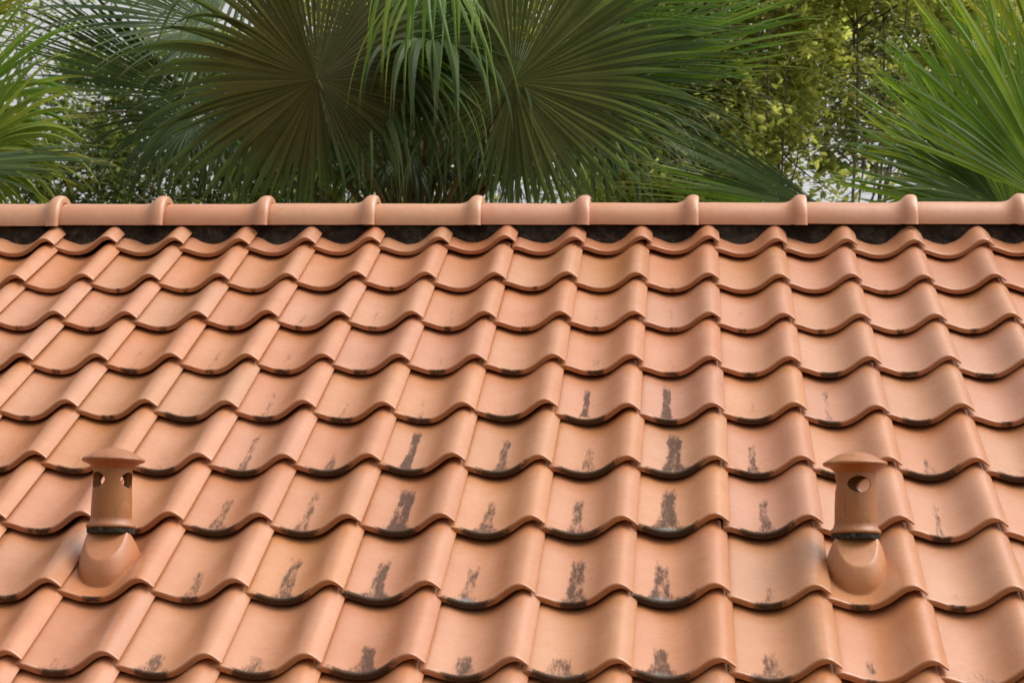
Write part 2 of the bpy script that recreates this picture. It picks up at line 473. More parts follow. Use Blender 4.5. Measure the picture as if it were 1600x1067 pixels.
# algae: (lip width 0..1, streak strength, streak length m, half width m, fan, start, bloom)
ST = {
    1: {-6: (.05, 0), -4: (.05, 0), -2: (.06, 0), 0: (.06, 0), 3: (.06, 0), -8: (.06, 0), -7: (.07, 0)},
    2: {c: (.10, .25, .2, .006, 0, 0, 0) for c in range(-9, 5)},
    3: {-9: (.12, 0), -8: (.1, 0), -7: (.26, .35, .18, .008, .01, 0, 0), -6: (.12, .4, .2, .008, 0, 0, 0), -5: (.2, .3, .15, .008, 0, 0, 0),
        -4: (.2, .3, .15, .008, 0, 0, 0), -3: (.24, .3, .15, .008, 0, 0, 0), -2: (.3, .2, .1, .01, .01, 0, 0), -1: (.22, .2, .1, .01, .01, 0, 0),
        0: (.2, .2, .1, .01, 0, 0, 0), 1: (.18, 0), 2: (.32, 0), 3: (.25, 0), 4: (.3, 0)},
    4: {-8: (.12, 0), -7: (.2, 0), -6: (.5, .2, .06, .03, .03, 0, 0), -5: (.3, .5, .2, .008, .012, 0, 0), -4: (.32, .42, .13, .008, .01, 0, 0),
        -3: (.34, .5, .17, .008, .012, 0, 0), -2: (.5, .35, .12, .012, .03, 0, 0), -1: (.62, 1.1, .24, .011, .02, .02, 0), 0: (.34, 1.05, .27, .015, .015, 0, 0),
        1: (.5, .25, .14, .008, .02, 0, 0), 2: (.34, .62, .25, .009, .016, 0, 0), 3: (.42, .1, .05, .03, .03, 0, 0), 4: (.15, 0)},
    5: {-8: (.3, .2, .1, .01, .02, 0, 0), -7: (.36, .2, .1, .01, .02, 0, 0), -6: (.5, .3, .1, .02, .03, 0, 0), -5: (.46, .75, .26, .011, .012, 0, 0), -4: (.62, .7, .15, .010, .02, 0, 0),
        -3: (.58, 1.15, .28, .014, .012, 0, 0), -2: (.72, .9, .22, .014, .03, 0, 0), -1: (.85, .78, .17, .014, .05, 0, 0), 0: (.85, 1.2, .27, .022, .05, 0, .15),
        1: (.5, .95, .2, .012, .02, 0, 0), 2: (.6, .6, .12, .008, .01, .04, 0), 3: (.75, .6, .11, .012, .02, 0, 0), 4: (.7, .1, .05, .03, .03, 0, 0)},
    6: {-7: (.3, 0), -6: (.3, .3, .1, .01, .02, 0, 0), -5: (.62, .85, .2, .015, .035, 0, 0), -4: (.5, .85, .24, .013, .02, 0, 0), -3: (.55, 1.2, .26, .026, .022, 0, 0),
        -2: (.65, .9, .19, .015, .04, 0, 0), -1: (.72, .9, .21, .016, .04, 0, 0), 0: (.82, 1.1, .26, .024, .055, 0, 1), 1: (.75, .85, .21, .013, .03, 0, 0),
        2: (.5, .3, .1, .01, .02, 0, 0), 3: (.26, .75, .2, .009, .01, 0, 0), 4: (.5, .3, .1, .02, .03, 0, 0)},
    7: {-7: (.34, .3, .08, .02, .03, 0, 0), -5: (.22, .65, .14, .013, .012, 0, 0), -4: (.72, .95, .22, .018, .025, 0, 0),
        -3: (.85, .98, .22, .018, .05, 0, 0), -2: (.6, .85, .19, .018, .025, 0, .9), -1: (.34, 1.12, .24, .024, .016, 0, 0), 0: (.85, 1.0, .21, .02, .065, 0, .85),
        1: (.36, .62, .08, .012, .02, 0, 0), 3: (.2, .4, .06, .008, .01, 0, 0), 4: (.3, 0)},
    8: {-7: (.3, .3, .06, .02, .02, 0, 0), -6: (.34, .55, .06, .02, .03, 0, 0), -5: (.4, .7, .09, .02, .035, 0, 0), -4: (.5, .6, .08, .016, .03, 0, 0),
        -3: (.8, .95, .13, .02, .045, 0, 0), -2: (.5, .75, .1, .02, .03, 0, 0), -1: (.75, .85, .09, .022, .05, 0, .2), 0: (.7, 1.0, .13, .018, .06, 0, .55),
        1: (.45, .8, .13, .016, .05, 0, 0), 2: (.1, .62, .09, .012, .012, .03, 0), 3: (.3, .4, .06, .02, .02, 0, 0)},
}
KEYS = ('stain_lip', 'stain_streak', 'stain_length', 'stain_width', 'stain_fan', 'stain_start', 'stain_bloom')
rng = random.Random(11)
VENTS = {(7, -6), (7, 2)}


def tile_matrix(j, c, rnd=True):
    dx, dv = OFF.get(j, {}).get(c, (rng.uniform(-4, 4), rng.uniform(-5, 5)))
    M = Matrix.Translation(rp((c - 1) * W + dx * 0.001, -j * G - dv * 0.001, rng.uniform(-0.0012, 0.0012))) @ ROOF_M.to_4x4()
    if rnd:
        M = M @ Matrix.Rotation(R(rng.uniform(-0.45, 0.45)), 4, 'Z') @ Matrix.Rotation(R(rng.uniform(-0.35, 0.35)), 4, 'Y')
    return M


def set_stain(o, j, c):
    s = ST.get(j, {}).get(c)
    if s is None:
        if j >= 3:
            s = (rng.uniform(.15, .5), rng.choice([0, .4, .7]), rng.uniform(.06, .2), .012, .02, 0, 0)
        else:
            s = (0.0, 0.0)
    s = tuple(s) + (.1, .01, .01, 0, 0)[len(s) - 2:]
    for k, v in zip(KEYS, s):
        o[k] = float(v)
    o['stain_shift'] = rng.uniform(-0.012, 0.012)


TILE.materials.append(M_TILE)
TILE_TOP.materials.append(M_TILE)
for j in range(0, 12):
    c0, c1 = (-13, 8) if j < 6 else ((-11, 7) if j < 9 else (-10, 6))
    for c in range(c0, c1 + 1):
        if (j, c) in VENTS:
            continue
        o = obj('roof_tile', TILE_TOP if j == 0 else TILE, parent=roof)
        o.matrix_local = tile_matrix(j, c)
        set_stain(o, j, c)

X0, X1 = -14 * W, 8 * W
# boarding under the tiles, with the back slope
apex_v = 0.25
ap = rp(0, apex_v, -0.06)
lo = rp(0, -12 * G, -0.06)
bk = Vector((0, 2 * ap.y - lo.y, lo.z))
dk = 0.03
vs = []
for x in (X0, X1):
    for p in (lo, ap, bk):
        vs += [(x, p.y, p.z), (x, p.y, p.z - dk)]
fs = [(0, 2, 8, 6), (2, 4, 10, 8), (1, 7, 9, 3), (3, 9, 11, 5), (0, 6, 7, 1), (4, 5, 11, 10), (0, 1, 3, 2), (2, 3, 5, 4), (6, 8, 9, 7), (8, 10, 11, 9)]
obj('roof_deck', mesh('roof_deck', vs, fs, False), M_DECK, roof)
# house body under the roof (eaves overhang 0.4)
y0, y1 = lo.y + 0.4, bk.y - 0.4
zt0 = lo.z + 0.4 * math.tan(PITCH) - 0.045
vs, fs = [], []
for x in (X0 + 0.02, X1 - 0.02):
    for y, z in ((y0, GZ), (y1, GZ), (y1, zt0), (ap.y, ap.z - 0.045), (y0, zt0)):
        vs.append((x, y, z))
fs = [(0, 4, 3, 2, 1), (5, 6, 7, 8, 9), (0, 5, 9, 4), (1, 2, 7, 6)]
obj('wall', mesh('wall', vs, fs, False), M_WALL, roof)

# back slope tiles, seen from no nearby viewpoint: one corrugated sheet
vs, fs = [], []
xs = [X0 + (X1 - X0) * i / 220 for i in range(221)]
for k in range(24):
    t0, t1 = k / 24, (k + 1) / 24
    for t, h in ((t0, 0.0), (t1, 0.02)):
        for x in xs:
            z = 0.024 * math.sin((x / W) * 2 * math.pi) + h - 0.005
            y = ap.y + 0.1 + (bk.y - ap.y - 0.1) * t
            vs.append((x, y + z * sinP, ap.z + 0.02 - (y - ap.y) * math.tan(PITCH) + z * cosP))
n = len(xs)
for r in range(47):
    for i in range(n - 1):
        a = r * n + i
        fs.append((a, a + n, a + n + 1, a + 1))
o = obj('back_slope_tiles', mesh('back_slope_tiles', vs, fs), M_RIDGE, roof)
o['kind'] = 'stuff'

# ridge tiles
RR = 0.082
edge = rp(0, 0.130, 0.0205)
RAX = Vector((0, edge.y + RR, edge.z))
RL = 0.342


def ridge_mesh():
    st = [(-0.032, -0.007), (-0.02, -0.003), (0.0, 0.0), (0.09, 0.0), (0.18, -0.0005), (0.25, -0.0005), (0.268, 0.0), (0.280, 0.002), (0.290, 0.0065),
          (0.298, 0.0135), (0.304, 0.020), (0.311, 0.0245), (0.320, 0.0268), (0.330, 0.0265), (0.337, 0.0245), (0.3405, 0.021), (0.3415, 0.017)]
    K = 28
    vs, fs = [], []
    rings = [(x, RR + d) for x, d in st] + [(0.3412, RR + 0.004), (0.30, RR + 0.003), (0.28, RR - 0.012), (-0.032, RR - 0.017)]
    for x, r in rings:
        for k in range(K + 1):
            a = R(-3) + R(186) * k / K
            drop = 0.004 if r > RR + 0.015 and k in (0, K) else 0
            vs.append((x, -math.cos(a) * (r + drop * 0.5), math.sin(a) * r - drop))
    n = K + 1
    nr = len(rings)
    for r in range(nr):
        r2 = (r + 1) % nr
        for k in range(K):
            fs.append((r * n + k, r2 * n + k, r2 * n + k + 1, r * n + k + 1))
    me = mesh('ridge_tile', vs, fs)
    fs2 = [tuple(r * n for r in range(nr)), tuple(r * n + K for r in reversed(range(nr)))]
    bm = bmesh.new()
    bm.from_mesh(me)
    bm.verts.ensure_lookup_table()
    for f in fs2:
        bm.faces.new([bm.verts[i] for i in f])
    bmesh.ops.recalc_face_normals(bm, faces=bm.faces)
    bm.to_mesh(me)
    bm.free()
    me.set_sharp_from_angle(angle=R(45))
    return me


RID = ridge_mesh()
RID.materials.append(M_RIDGE)
for k in range(-9, 7):
    xe = -0.404 + RL * k
    o = obj('ridge_tile', RID, parent=roof)
    o.location = (xe - 0.3415 + rng.uniform(-.003, .003), RAX.y + rng.uniform(-.002, .002), RAX.z + rng.uniform(-.002, .002))
    o.rotation_euler = (R(rng.uniform(-2, 2)), R(0.55 + rng.uniform(-.5, .5)), R(rng.uniform(-.7, .7)))

# bedding mortar under the ridge
vs, fs = [], []
nx, nz = 420, 7
for side in (-1, 1):
    for i in range(nx + 1):
        x = X0 + (X1 - X0) * i / nx
        for k in range(nz + 1):
            t = k / nz
            z = edge.z + 0.012 - t * 0.115
            y = RR - 0.012 + 0.03 * t * t
            q = Vector((x * 14, side * 3, z * 22))
            y += 0.012 * noise.noise(q) + 0.007 * noise.noise(q * 3.1)
            vs.append((x, RAX.y + side * y, z))
m = nz + 1
for s in range(2):
    b0 = s * (nx + 1) * m
    for i in range(nx):
        for k in range(nz):
            a = b0 + i * m + k
            fs.append((a, a + 1, a + m + 1, a + m))
for i in range(nx):
    a, b_ = i * m, (nx + 1) * m + i * m
    fs.append((a, a + m, b_ + m, b_))
obj('ridge_mortar', mesh('ridge_mortar', vs, fs), M_MORTAR, roof)


# ------------------------------------------------------------------ roof vents
def lathe(prof, K=40):
    vs, fs = [], []
    for r, z in prof:
        for k in range(K):
            a = 2 * math.pi * k / K
            vs.append((r * math.cos(a), r * math.sin(a), z))
    for i in range(len(prof) - 1):
        for k in range(K):
            k2 = (k + 1) % K
            fs.append((i * K + k, i * K + k2, (i + 1) * K + k2, (i + 1) * K + k))
    return vs, fs


def pipe_mesh():
    """vertical clay pipe with three oval holes under the cap; the first hole faces -Y"""
    r0, r1, H, t = 0.0465, 0.0440, 0.136, 0.006
    prof = [(r0, 0.0), (r0 * .995, 0.03), (r0 * .985, 0.06), (r1 * 1.005, 0.09), (r1, 0.115), (r1, H),
            (r1 - t, H), (r1 - t, 0.09), (r0 - t, 0.0)]
    prof.append(prof[0])
    vs, fs = lathe(prof, 56)
    me = mesh('pipe', vs, fs)
    bm = bmesh.new()
    bm.from_mesh(me)
    bmesh.ops.remove_doubles(bm, verts=bm.verts, dist=1e-6)
    bmesh.ops.recalc_face_normals(bm, faces=bm.faces)
    bm.to_mesh(me)
    bm.free()
    src = bpy.data.objects.new('cut_source', me)
    col.objects.link(src)
    cb = bmesh.new()
    for h in range(3):
        a = 2 * math.pi * h / 3
        ring = []
        for rad in (0.015, 0.08):
            rr = []
            for k in range(28):
                q = 2 * math.pi * k / 28
                w_, z_ = 0.0262 * math.cos(q), 0.106 + 0.0182 * math.sin(q)
                p = Vector((w_, -rad, z_))
                p.rotate(Matrix.Rotation(a, 3, 'Z'))
                rr.append(cb.verts.new(p))
            ring.append(rr)
        for k in range(28):
            k2 = (k + 1) % 28
            cb.faces.new((ring[0][k], ring[0][k2], ring[1][k2], ring[1][k]))
        cb.faces.new(ring[0][::-1])
        cb.faces.new(ring[1])
    bmesh.ops.recalc_face_normals(cb, faces=cb.faces)
    cm = bpy.data.meshes.new('cutter')
    cb.to_mesh(cm)
    cb.free()
    cut = bpy.data.objects.new('cutter', cm)
    col.objects.link(cut)
    md = src.modifiers.new('holes', 'BOOLEAN')
    md.operation = 'DIFFERENCE'
    md.solver = 'EXACT'
    md.object = cut
    bpy.context.view_layer.update()
    dg = bpy.context.evaluated_depsgraph_get()
    out = bpy.data.meshes.new_from_object(src.evaluated_get(dg))
    out.name = 'pipe'
    bpy.data.objects.remove(src)
    bpy.data.objects.remove(cut)
    bpy.data.meshes.remove(cm)
    out.polygons.foreach_set('use_smooth', [True] * len(out.polygons))
    out.set_sharp_from_angle(angle=R(40))
    return out


PIPE = pipe_mesh()


def solid(name, prof, K=48, wob=0.0):
    vs, fs = lathe(prof, K)
    if wob:
        vs = [tuple(Vector(v) * (1 + wob * noise.noise(Vector(v) * 90))) for v in vs]
    me = mesh(name, vs, fs)
    me.set_sharp_from_angle(angle=R(50))
    return me


CAP = solid('cap', [(0.0, 0.004), (0.040, 0.004), (0.0445, 0.0), (0.047, 0.002), (0.052, 0.0075), (0.060, 0.012), (0.068, 0.0145), (0.0708, 0.0165),
                    (0.0718, 0.019), (0.0712, 0.0212), (0.069, 0.0232), (0.060, 0.028), (0.048, 0.0345), (0.036, 0.0405), (0.022, 0.0445), (0.010, 0.0462), (0.0, 0.0465)])
COLLAR = solid('collar', [(0.0405, 0.0), (0.0545, 0.0), (0.0562, 0.002), (0.0562, 0.0045), (0.0540, 0.0085), (0.0495, 0.0125), (0.0478, 0.017), (0.0470, 0.021), (0.0445, 0.021)])
BAND = solid('mortar_band', [(0.03, 0.0), (0.0525, 0.0), (0.0538, 0.003), (0.0535, 0.008), (0.0542, 0.0115), (0.0530, 0.0135), (0.03, 0.0135)], 64, 0.05)


def hump_mesh():
    """swelling moulded onto the vent tile, in tile coordinates (x across, y up the slope, z out)"""
    K = 44
    vs, fs = [], []
    def prof_z(x):
        u = min(max(x, PR[0][0]), PR[-1][0])
        for (xa, za), (xb, zb) in zip(PR, PR[1:]):
            if xa <= u <= xb:
                return za + (zb - za) * (u - xa) / (xb - xa + 1e-9)
        return 0.0

    def facet(y):
        return 0.0215 + (y - 0.088) * 0.30

    #  share of the way from the foot outline to the facet outline, share of the height
    steps = [(-0.10, -0.12), (-0.035, 0.012), (0.0, 0.035), (0.04, 0.11), (0.14, 0.26), (0.30, 0.46), (0.50, 0.66), (0.70, 0.825),
             (0.86, 0.935), (0.95, 0.982), (1.02, 1.0), (1.12, 1.0)]
    for t, h in steps:
        for k in range(K):
            q = 2 * math.pi * k / K
            s_, c_ = math.sin(q), math.cos(q)
            cb_, cf_ = math.copysign(abs(c_) ** 0.74, c_), math.copysign(abs(c_) ** 0.88, c_)
            bx, by = UC + 0.066 * cb_, 0.170 + (0.06 if s_ > 0 else 0.117) * s_
            fx, fy = UC + 0.0445 * cf_, 0.166 + (0.03 if s_ > 0 else 0.080) * s_
            x, y = bx + (fx - bx) * t, by + (fy - by) * t
            zb = min(prof_z(bx), 0.006) - DROP * by / G
            zf = facet(fy)
            if t > 1:
                zf = facet(y)
            vs.append((x, y, zb + (zf - zb) * h))
    n_ = len(steps)
    for i in range(n_ - 1):
        for k in range(K):
            k2 = (k + 1) % K
            fs.append((i * K + k, i * K + k2, (i + 1) * K + k2, (i + 1) * K + k))
    fs.append(tuple((n_ - 1) * K + k for k in range(K)))
    return mesh('hump', vs, fs)


HUMP = hump_mesh()
HUMP.materials.append(M_HUMP)
for (j, c), lab, hole in (((7, -6), 'terracotta roof vent near the left edge, flat mushroom cap over two side holes', 75),
                          ((7, 2), 'terracotta roof vent near the right edge, domed cap over one hole facing the viewer', 9)):
    Mt = tile_matrix(j, c, False)
    hp = Mt @ Vector((UC, 0.187, 0.020))
    v = thing('roof_vent', lab, 'roof vent', hp, 'roof vents')
    inv = Matrix.Translation(hp).inverted()
    o = obj('base_tile', TILE, parent=v)
    o.matrix_local = inv @ Mt
    set_stain(o, j, c)
    o['stain_lip'], o['stain_streak'] = 0.22, 0.0
    h = obj('hump', HUMP, parent=o)
    zz = 0.012
    tl = R(-0.8) if c < 0 else R(0.5)
    b_ = obj('mortar_band', BAND, M_BAND, v, (0, 0, zz))
    b2 = obj('collar', COLLAR, M_VENT, v, (0, 0, zz + 0.0125))
    pp = obj('pipe', PIPE, M_VENT, v, (0, 0, zz + 0.014))
    pp.rotation_euler = (0, 0, R(hole))
    cp = obj('cap', CAP, M_VENT, v, (0, 0, zz + 0.014 + 0.133))
    cp.rotation_euler = (R(0.5), R(-0.5 if c > 0 else 0.3), 0)


# ------------------------------------------------------------------ fan palms
GRAV = Vector((0, 0, -1))


def build_leaf(name, hub, mid, nor, rnd, mat, parent, n_seg=64, span=R(330), Rl=0.9, fused=0.5, droop=0.6, cup=0.0, width=1.0,
               pleat=0.2, jit=0.3, petiole=None, taper=1.0, sag=0.0, side_droop=1.0, front=False, fold=(0, 0), basal=0.16):
    """fan leaf: pleated segments joined round the hub, free and drooping further out, each split at its tip"""
    mid = mid.normalized()
    nor = (nor - mid * nor.dot(mid)).normalized()
    side = mid.cross(nor).normalized()
    base = parent.location
    da = span / n_seg
    verts, faces, along = [], [], []
    NS = 18
    slow = [rnd.uniform(-1, 1) for _ in range(n_seg // 5 + 3)]
    for i in range(n_seg):
        a = -span / 2 + da * (i + 0.5)
        rel = abs(a) / (span / 2)
        sl = slow[i // 5] * (1 - (i % 5) / 5) + slow[i // 5 + 1] * ((i % 5) / 5)
        L = Rl * (1 - basal * rel ** 2.5) * rnd.uniform(0.86, 1.06) * (1 + 0.05 * sl)
        fu = fused * rnd.uniform(0.82, 1.15) * (1 + 0.12 * sl)
        dr = droop * rnd.uniform(0.5, 1.6) * (1 + 0.5 * sl) * (1 + (side_droop - 1) * rel)
        if rnd.random() < 0.07:                  # a bent blade
            dr *= 3.0
        d0 = mid * math.cos(a) + side * math.sin(a)
        lat0 = side * math.cos(a) - mid * math.sin(a)
        fo = fold[0] if a < 0 else fold[1]
        d = (d0 + nor * (cup + rnd.uniform(-.02, .02) + fo * abs(math.sin(a)))).normalized()
        if fo:
            lat0 = (lat0 + nor * fo * math.cos(a) * (1 if a > 0 else -1) * (1 if math.sin(abs(a)) >= 0 else -1)).normalized()
            lat0 = (lat0 - d * lat0.dot(d)).normalized()
        lj = rnd.gauss(0, 1) * jit
        tw = rnd.uniform(-0.9, 0.9)
        tb = rnd.uniform(0.70, 0.86)
        spread = rnd.uniform(0.3, 1.2)
        p = hub.copy()
        ds = L / NS
        wf = math.tan(da / 2) * fu * L
        ring = []
        off = Vector((0, 0, 0))
        for k in range(NS + 1):
            t = k / NS
            if t <= fu:
                hw = math.tan(da / 2) * t * L * 1.004
                ht = pleat * hw * 2.0
            else:
                q = (t - fu) / (1 - fu)
                hw = wf * width * (1 - q) ** taper * (1 + 0.25 * math.sin(q * math.pi)) * 0.97 + 0.0005
                ht = pleat * hw * 2.2
            nn = d.cross(lat0).normalized()
            if nn.dot(nor) < 0:
                nn = -nn
            lat = (lat0 - d * lat0.dot(d)).normalized()
            if t > fu:
                ang = tw * (t - fu) * 1.5
                lat, nn = (lat * math.cos(ang) + nn * math.sin(ang)).normalized(), (nn * math.cos(ang) - lat * math.sin(ang)).normalized()
            if t > tb:
                q = (t - tb) / (1 - tb)
                g_ = hw * 0.5 * q + wf * spread * 0.45 * q * q
                h_ = hw * 0.55 * (1 - q) + 0.0004
                cl, cr = p - lat * (hw * 0.5 + g_), p + lat * (hw * 0.5 + g_) + GRAV * (q * q * L * 0.02 * tw)
                ring.append((cl - lat * h_, cl + lat * h_ + nn * ht * (1 - q), cr - lat * h_ + nn * ht * (1 - q), cr + lat * h_, t))
            else:
                ring.append((p - lat * hw, p + nn * ht, p + nn * ht, p + lat * hw, t))
            if t > fu * 0.8:
                q = (t - fu * 0.8) / (1 - fu * 0.8)
                d = (d + GRAV * dr * ds * (0.5 + 2.6 * q * q) / Rl + lat0 * lj * 0.5 * ds / Rl).normalized()
            elif sag:
                d = (d + GRAV * sag * ds / Rl).normalized()
            p = p + d * ds
        b0 = len(verts)
        for (l, m1, m2, r_, t) in ring:
            verts += [l - base, m1 - base, m2 - base, r_ - base]
            along += [t] * 4
        for k in range(NS):
            q = b0 + 4 * k
            faces += [(q, q + 1, q + 5, q + 4), (q + 2, q + 3, q + 7, q + 6)]
    me = mesh(name, verts, faces, False)
    at_ = me.attributes.new('along', 'FLOAT', 'POINT')
    at_.data.foreach_set('value', along)
    lf = obj(name, me, mat, parent)
    if petiole is not None:
        near = nor * (-0.07 if front else 0.0)
        obj('petiole', tube_mesh('petiole', [(hub - base - nor * 0.01, 0.009), (hub.lerp(petiole, .2) - base + near, 0.011),
                                             (hub.lerp(petiole, .5) - base + Vector((0, 0, .05)) + near, 0.013), (petiole - base, 0.02)], 8), M_STALK, lf)
    return lf


def tube_mesh(name, pts, K=8, add=None):
    vs, fs = add if add else ([], [])
    # smooth the chain
    P = []
    for i in range(len(pts) - 1):
        p0, p1, p2, p3 = pts[max(i - 1, 0)], pts[i], pts[i + 1], pts[min(i + 2, len(pts) - 1)]
        for k in range(4):
            t = k / 4
            P.append((0.5 * (2 * p1[0] + (p2[0] - p0[0]) * t + (2 * p0[0] - 5 * p1[0] + 4 * p2[0] - p3[0]) * t * t + (3 * p1[0] - p0[0] - 3 * p2[0] + p3[0]) * t ** 3),
                      p1[1] + (p2[1] - p1[1]) * t))
    P.append(pts[-1])
    b0 = len(vs)
    for i, (p, r) in enumerate(P):
        d = (P[min(i + 1, len(P) - 1)][0] - P[max(i - 1, 0)][0]).normalized()
        a = d.orthogonal().normalized() if abs(d.z) > 0.95 else d.cross(Vector((0, 0, 1))).normalized()
        b_ = d.cross(a)
        for k in range(K):
            q = 2 * math.pi * k / K
            vs.append(p + a * (r * math.cos(q)) + b_ * (r * math.sin(q)))
    for i in range(len(P) - 1):
        for k in range(K):
            k2 = (k + 1) % K
            fs.append((b0 + i * K + k, b0 + i * K + k2, b0 + (i + 1) * K + k2, b0 + (i + 1) * K + k))
    if add is None:
        return mesh(name, vs, fs)


def sc(r, u, t):
    """direction from its parts to the right, upwards and towards the viewer's side of the garden"""
    return (RIGHT * r + UP * u - FWD * t).normalized()


def palm(label, crown, seed):
    base = Vector((crown.x, crown.y, GZ))
    p = thing('fan_palm', label, 'palm tree', base, 'fan palms behind the ridge')
    H = crown.z - GZ
    rnd = random.Random(seed)
    pts = [(Vector((rnd.uniform(-.05, .05), rnd.uniform(-.05, .05), H * k / 6)), 0.13 - 0.03 * k / 6) for k in range(7)]
    obj('trunk', tube_mesh('trunk', pts, 14), M_PALMBARK, p)
    return p, rnd


def leaf(pl, rnd, crown, px, py, d, mid, nor, mat, Rpx, **kw):
    hub = at(px, py, d)
    pet = crown if kw.pop('stalk', True) else None
    return build_leaf('palm_leaf', hub, mid, nor, rnd, mat, pl, Rl=Rpx * d / FPX, petiole=pet, **kw)


# middle palm: two big leaves seen from below, others behind
crown = at(650, 430, 10.4)
pl, rnd = palm('fan palm behind the middle of the ridge with two huge dark olive leaves', crown, 3)
leaf(pl, rnd, crown, 495, 125, 9.3, sc(-.22, .97, .12), sc(-.05, .18, -1), M_OLIVE, 350, n_seg=88, span=R(358), fused=.50, droop=1.15, cup=-.05, pleat=.24, front=True, jit=.4, fold=(.9, .1), basal=.46)
leaf(pl, rnd, crown, 803, 128, 9.5, sc(.45, .88, .1), sc(.12, .12, -1), M_OLIVE2, 345, n_seg=84, span=R(356), fused=.54, droop=.9, cup=-.05, pleat=.26, front=True, jit=.4, fold=(.1, .7), basal=.42)
# lit leaf between the two
leaf(pl, rnd, crown, 612, 72, 9.8, sc(.85, .45, .1), sc(-.3, .5, .8), M_DEEP, 240, n_seg=70, span=R(300), fused=.5, droop=.9, pleat=.3)
# blades to the upper left
leaf(pl, rnd, crown, 290, 150, 10.4, sc(-.90, .42, .1), sc(.3, .75, .6), M_DEEP, 330, n_seg=38, span=R(85), fused=.5, droop=.22, pleat=.45, jit=.1)
leaf(pl, rnd, crown, 330, 40, 10.8, sc(-.85, .3, .2), sc(.1, .8, .5), M_DEEP, 320, n_seg=60, span=R(190), fused=.45, droop=.5, pleat=.35)
leaf(pl, rnd, crown, 420, -90, 10.2, sc(-.7, -.3, .3), sc(0, .8, .6), M_DEEP, 300, n_seg=60, span=R(220), fused=.45, droop=.8, pleat=.35)
# blades to the right of the second big leaf
leaf(pl, rnd, crown, 880, 150, 10.2, sc(.92, .36, .0), sc(-.3, .75, .6), M_BRIGHT, 430, n_seg=30, span=R(58), fused=.42, droop=.16, pleat=.5, jit=.2, width=1.25, taper=.8)
leaf(pl, rnd, crown, 850, 120, 10.0, sc(.95, .05, .1), sc(-.2, .7, .7), M_DEEP, 380, n_seg=60, span=R(110), fused=.42, droop=.45, pleat=.4, jit=.2)
leaf(pl, rnd, crown, 900, 20, 10.4, sc(.95, .25, .1), sc(-.2, .8, .6), M_BRIGHT, 350, n_seg=34, span=R(90), fused=.4, droop=.3, pleat=.4, jit=.2)
# skirts hanging below the big leaves
for hx, hy, d_, mr, mt_, rp_ in ((540, 110, 9.9, -.2, M_DEEP, 300), (745, 120, 10.0, .2, M_DEEP, 300), (410, 150, 10.1, -.5, M_DEEP, 270),
                                 (905, 150, 10.2, .5, M_DEEP, 280), (655, 150, 10.6, .0, M_OLIVE, 290), (300, 190, 10.5, -.7, M_DEEP, 230), (480, 190, 10.9, -.2, M_BRIGHT, 230),
                                 (830, 190, 10.9, .3, M_BRIGHT, 230), (590, 200, 10.7, -.1, M_DEEP, 230), (700, 195, 10.8, .1, M_DEEP, 240),
                                 (770, 210, 10.7, .2, M_DEEP, 220), (640, 235, 10.3, .0, M_DEEP, 190)):
    leaf(pl, rnd, crown, hx, hy, d_, sc(mr, -.55, .8), sc(0, .75, .6), mt_, rp_, n_seg=64, span=R(330), fused=.36, droop=2.2, jit=.7, width=1.1)
# near leaves whose hanging tips come into view
leaf(pl, rnd, crown, 668, -100, 9.0, sc(.05, .1, 1), sc(0, 1, -.1), M_BRIGHT, 280, n_seg=13, span=R(150), fused=.2, droop=3.6, sag=5.0, jit=.7, stalk=False, width=1.1)
leaf(pl, rnd, crown, 598, 80, 9.7, sc(.92, .35, -.05), sc(-.1, .8, .6), M_BRIGHT, 330, n_seg=18, span=R(100), fused=.2, droop=2.8, sag=2.0, jit=1.0, width=1.1)
leaf(pl, rnd, crown, 682, -45, 9.45, sc(-.05, .1, .6), sc(.0, .9, .3), M_BRIGHT, 310, n_seg=14, span=R(170), fused=.18, droop=2.8, sag=6.0, jit=.8, width=1.0, stalk=False)
leaf(pl, rnd, crown, 680, 60, 9.9, sc(.0, -.1, .5), sc(.1, .75, .6), M_DEEP, 320, n_seg=36, span=R(280), fused=.3, droop=2.6, jit=1.0, width=1.2)

# left palm
crown = at(-190, 420, 9.0)
pl, rnd = palm('fan palm at the left edge with yellow green drooping leaf blades', crown, 7)
leaf(pl, rnd, crown, -50, 240, 8.9, sc(.80, .55, .2), sc(-.3, .5, .8), M_LIME, 245, n_seg=26, span=R(170), fused=.26, droop=.75, pleat=.3, width=1.6, taper=.7)
leaf(pl, rnd, crown, -90, 190, 9.2, sc(.75, .6, .1), sc(-.3, .5, .8), M_BRIGHT, 290, n_seg=30, span=R(170), fused=.3, droop=.6, pleat=.3, width=1.6, taper=.8)
leaf(pl, rnd, crown, -120, 262, 8.6, sc(.97, .02, .2), sc(-.05, .95, .3), M_DEEP, 330, n_seg=36, span=R(80), fused=.5, droop=.35, pleat=.4)
leaf(pl, rnd, crown, -60, 245, 9.0, sc(.95, -.1, .3), sc(-.2, .7, .6), M_YELLOW, 240, n_seg=24, span=R(140), fused=.28, droop=.9, pleat=.3, width=1.6, taper=.8)
leaf(pl, rnd, crown, -70, 50, 9.5, sc(.75, .2, .3), sc(-.2, .7, .6), M_YELLOW, 190, n_seg=30, span=R(190), fused=.32, droop=.9, pleat=.4, width=1.3)

